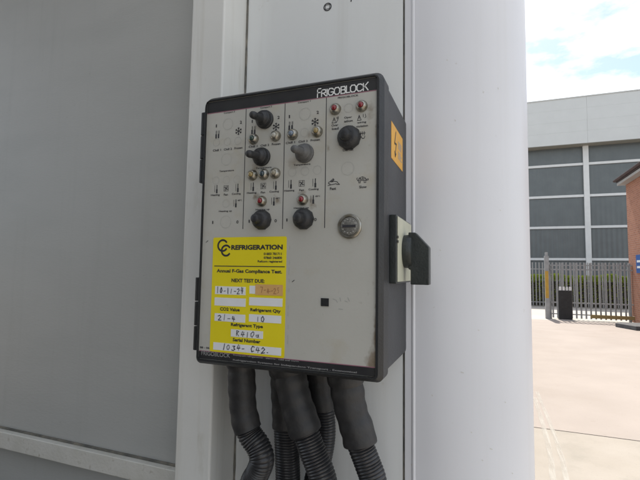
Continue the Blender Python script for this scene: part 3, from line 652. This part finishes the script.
# ------------------------------------------------------------------ YARD: fences
def pale_mesh(h):
    prof = [(-.029, .0), (-.019, -.012), (-.009, .002), (.009, .002), (.019, -.012), (.029, .0)]
    t = .004; vs = []; top = [h-.05, h, h-.03, h-.03, h, h-.05]
    for (x, y), tz in zip(prof, top): vs += [(x, y, 0), (x, y, tz), (x, y+t, 0), (x, y+t, tz)]
    fs = []
    for i in range(5):
        a = i*4; b2 = a+4; fs += [(a, b2, b2+1, a+1), (a+2, a+3, b2+3, b2+2), (a+1, b2+1, b2+3, a+3), (a, a+2, b2+2, b2)]
    fs += [(0, 1, 3, 2), (20, 22, 23, 21)]
    me = bpy.data.meshes.new('pale'); me.from_pydata(vs, [], fs); me.materials.append(M['gal']); return me
FYY = onZ(547.5, 318.5).y
def fence(name, label, x0, x1, Y, h, rails, z0, sp, post_sp):
    o = thing(name, label, 'fence', ((x0+x1)/2, Y, 0), 'steel palisade fences')
    me = pale_mesh(h-z0); x = x0+sp*.5
    while x < x1:
        p = bpy.data.objects.new('pale', me); col.objects.link(p); p.location = (x, Y, z0); p.rotation_euler.z = random.uniform(-.03, .03); attach(p, o); x += sp
    for z in rails: box('rail', 'gal', o, x0, x1, Y+.006, Y+.05, z-.02, z+.02)
    x = x0
    while x <= x1+.01:
        box('post', 'gal', o, x-.04, x+.04, Y+.052, Y+.14, 0, h-.08); x += post_sp
    return o
zz = lambda v: onY(590, v, FYY).z
px0 = onY(549.8, 300, FYY).x; XB = 4.15
nf = fence('palisade_fence', 'grey steel palisade fence panel behind the black bin, beside the gate post', px0+.03, XB+1.8, FYY, zz(262.5), [zz(265.5), zz(270), zz(303.5), zz(315.2)], zz(319.2), .158, 2.6)
FY2 = onZ(538, 306.5).y
z2 = lambda v: onY(540, v, FY2).z
fence('palisade_fence', 'far palisade fence in front of the hedge, seen left of the gate post', -1.0, 11.0, FY2, z2(262), [z2(269), z2(302)], .06, .16, 2.75)
gp = thing('gate_post', 'square grey gate post with faded yellow band at end of fence', 'post', (onY(547.4, 300, FYY).x, FYY, 0))
xg0 = onY(545.2, 300, FYY).x; xg1 = onY(549.7, 300, FYY).x; zgt = onY(547, 256, FYY).z
box('shaft', 'gal', gp, xg0, xg1, FYY-.05, FYY+.10, 0, zgt, bevel=.008)
box('cap', 'gal', gp, xg0+.03, xg1-.03, FYY-.02, FYY+.07, zgt, zgt+.14, bevel=.01)
box('yellow_band', 'postyellow', gp, xg0+.006, xg1-.03, FYY-.056, FYY-.0505, onY(547, 298, FYY).z, onY(547, 271, FYY).z)
# bin
BY = onZ(566, 319).y-.45
bx0 = onY(558.6, 300, BY).x; bx1 = onY(572, 300, BY).x; bt_ = onY(565, 289.5, BY).z; BY = onZ(566, 319.2).y-.1
bx0 = onY(558.6, 300, BY).x; bx1 = onY(572.2, 300, BY).x; bt_ = onY(565, 290.5, BY).z
bn = thing('litter_bin', 'black square litter bin standing against the palisade fence', 'bin', ((bx0+bx1)/2, BY+.2, 0))
box('body', 'binm', bn, bx0, bx1, BY, BY+.40, .0, bt_, bevel=.015)
wb = (bx1-bx0)
for i in range(4):
    xx = bx0+wb*(.06+i*.25); box('white_panel', 'paper', bn, xx+.0, xx+wb*.17, BY+.015, BY+.05, bt_+.002, onY(565, 286.8, BY).z)
box('rim', 'binm', bn, bx0+.02, bx1-.02, BY+.06, BY+.36, bt_-.01, bt_+.05, bevel=.01)
# timber board along the foot of the fence
tx0 = onY(591, 316, FYY-.1).x; tx1 = onY(636, 318, FYY-.1).x
box('timber_board', 'timber', nf, tx0, tx1, FYY-.060, FYY-.016, zz(318.6)+.02, zz(314.6), bevel=.006, label='weathered brown timber board fixed along the fence foot')

# hedge behind the far fence
HY = FY2+1.2; hx0_, hx1_, hh = -.5, 11.5, onY(580, 275.5, FY2+.9).z
hd = thing('hedge', 'bright green clipped hedge behind the far palisade fence', 'hedge', (5, HY, 0))
MB().box(hx0_+.1, hx1_-.1, HY-.25, HY+.35, 0, hh-.34).build('core', 'stem', hd)
mb = MB(); rnd = random.Random(3)
for i in range(24000):
    x = rnd.uniform(hx0_, hx1_); bump_ = .10*sin(x*2.3)+.07*sin(x*5.1+1)
    if rnd.random() < .8: y = HY+rnd.uniform(-.5, .6); z = hh+bump_*.6-abs(rnd.gauss(0, .17))
    else: y = HY-.40+abs(rnd.gauss(0, .10))+bump_*.4; z = hh*(1-rnd.random()**1.6*.9)
    s_ = rnd.uniform(.03, .06); a = Vector((rnd.gauss(0, 1), rnd.gauss(0, 1), rnd.gauss(0, 1))).normalized(); b2 = a.orthogonal().normalized(); c = Vector((x, y, z))
    mb.add([c-a*s_, c+b2*s_*.5, c+a*s_, c-b2*s_*.5], [(0, 1, 2, 3)])
me = bpy.data.meshes.new('leaves'); me.from_pydata(mb.v, [], mb.f); link('leaves', me, 'leaf', hd, fixn=False, kind='stuff')

# ------------------------------------------------------------------ WAREHOUSE
BYY = 34.0
wz = lambda v: onY(586.5, v, BYY).z
wh = thing('warehouse', 'large pale warehouse with grey panelled front and white transoms beyond the fence', 'warehouse', (12, BYY, 0))
xm = onY(586.5, 190, BYY).x; bay = 6.4; xs = [xm+bay*i for i in range(-3, 5)]
box('wall', 'clad', wh, xs[0], xs[-1], BYY+.10, BYY+25, 0, wz(102))
rows = [0.0, wz(259.3)-3.1, wz(259.3), wz(227), wz(195.6), wz(163.8), wz(146.5)]
ft = wz(100.6); fb = wz(146.0)
fz = [fb, wz(134), wz(123.5), wz(111.5), ft]
for a, b2 in zip(xs, xs[1:]):
    for z0, z1 in zip(rows, rows[1:]): box('panel', 'clad', wh, a+.17, b2-.17, BYY+.03, BYY+.0995, z0+.10, z1-.10)
    for z in rows[1:-1]: box('transom', 'transom', wh, a+.171, b2-.171, BYY-.06, BYY+.0998, z-.085, z+.085)
    for z0, z1 in zip(fz, fz[1:]): box('fascia_panel', 'fascia', wh, a+.003, b2-.003, BYY-.85, BYY-.72, z0+.001, z1-.001, bevel=.002)
for x in xs: box('mullion', 'transom', wh, x-.169, x+.169, BYY-.12, BYY+.0997, 0, fb-.0)
box('fascia_core', 'fascia', wh, xs[0], xs[-1], BYY-.718, BYY+.09, fb+.03, ft-.03)
box('soffit', 'soffit', wh, xs[0], xs[-1], BYY-.84, BYY+.09, fb+.002, fb+.028)
box('parapet_cap', 'fascia', wh, xs[0], xs[-1], BYY-.90, BYY+.1, ft, ft+.06)

# ------------------------------------------------------------------ BRICK BUILDING at the right
bc = onZ(631, 321.5); XW = bc.x; YW = bc.y
eh = onY(630.6, 184.8, YW).z; ex = onY(616.8, 183.4, YW).x; L0 = YW-7.5
bb_ = thing('brick_building', 'red brick building with dark roof eave at the right edge', 'building', (XW+3, YW-4, 0))
box('wall', 'brick', bb_, XW, XW+6, L0, YW, 0, eh)
xc_ = XW+3; rh = (xc_-ex)*.62
MB().prism([(ex, eh+.10), (xc_, eh+.10+rh), (2*xc_-ex, eh+.10), (2*xc_-ex, eh+.26), (xc_, eh+.28+rh), (ex, eh+.26)], L0-.25, YW+.12, 1).build('roof', 'roof', bb_)
MB().prism([(XW+.01, eh+.001), (XW+5.99, eh+.001), (xc_, eh+rh)], L0+.01, YW-.01, 1).build('gable', 'brick', bb_)
box('soffit', 'soffit2', bb_, ex+.03, XW+.02, L0-.2, YW+.1, eh+.004, eh+.098)
mb = MB(); arc = [(ex-.045+.06*cos(a), eh+.20+.06*sin(a)) for a in [pi+pi*i/8 for i in range(9)]]
mb.prism(arc+[(ex+.01, eh+.21), (ex-.1, eh+.21)], L0-.25, YW+.12, 1); mb.build('gutter', 'roof', bb_)
ys = onX(636.8, 265, XW).y; z1 = onX(637, 255, XW).z; z0 = onX(637, 273, XW).z
sg = box('sign', 'blue', bb_, XW-.02, XW-.002, ys-.75, ys, z0, z1)
for q in (.30, .62): box('white_stripe', 'paper', sg, XW-.023, XW-.0201, ys-.65, ys-.1, z1-(z1-z0)*(q+.12), z1-(z1-z0)*q)
# dark step beside it
c1 = onZ(614.5, 326.5)
s_ = MB().prism([(c1.x, c1.y-.1), (c1.x+.25, c1.y+.35), (XW-.01, c1.y+.35), (XW-.01, c1.y-.9), (c1.x+.35, c1.y-.9)], 0.0, .13, 2).build('stone_step', 'slab', None, bevel=.015)
tag(s_, 'low dark grey stone step at foot of brick wall', 'step')
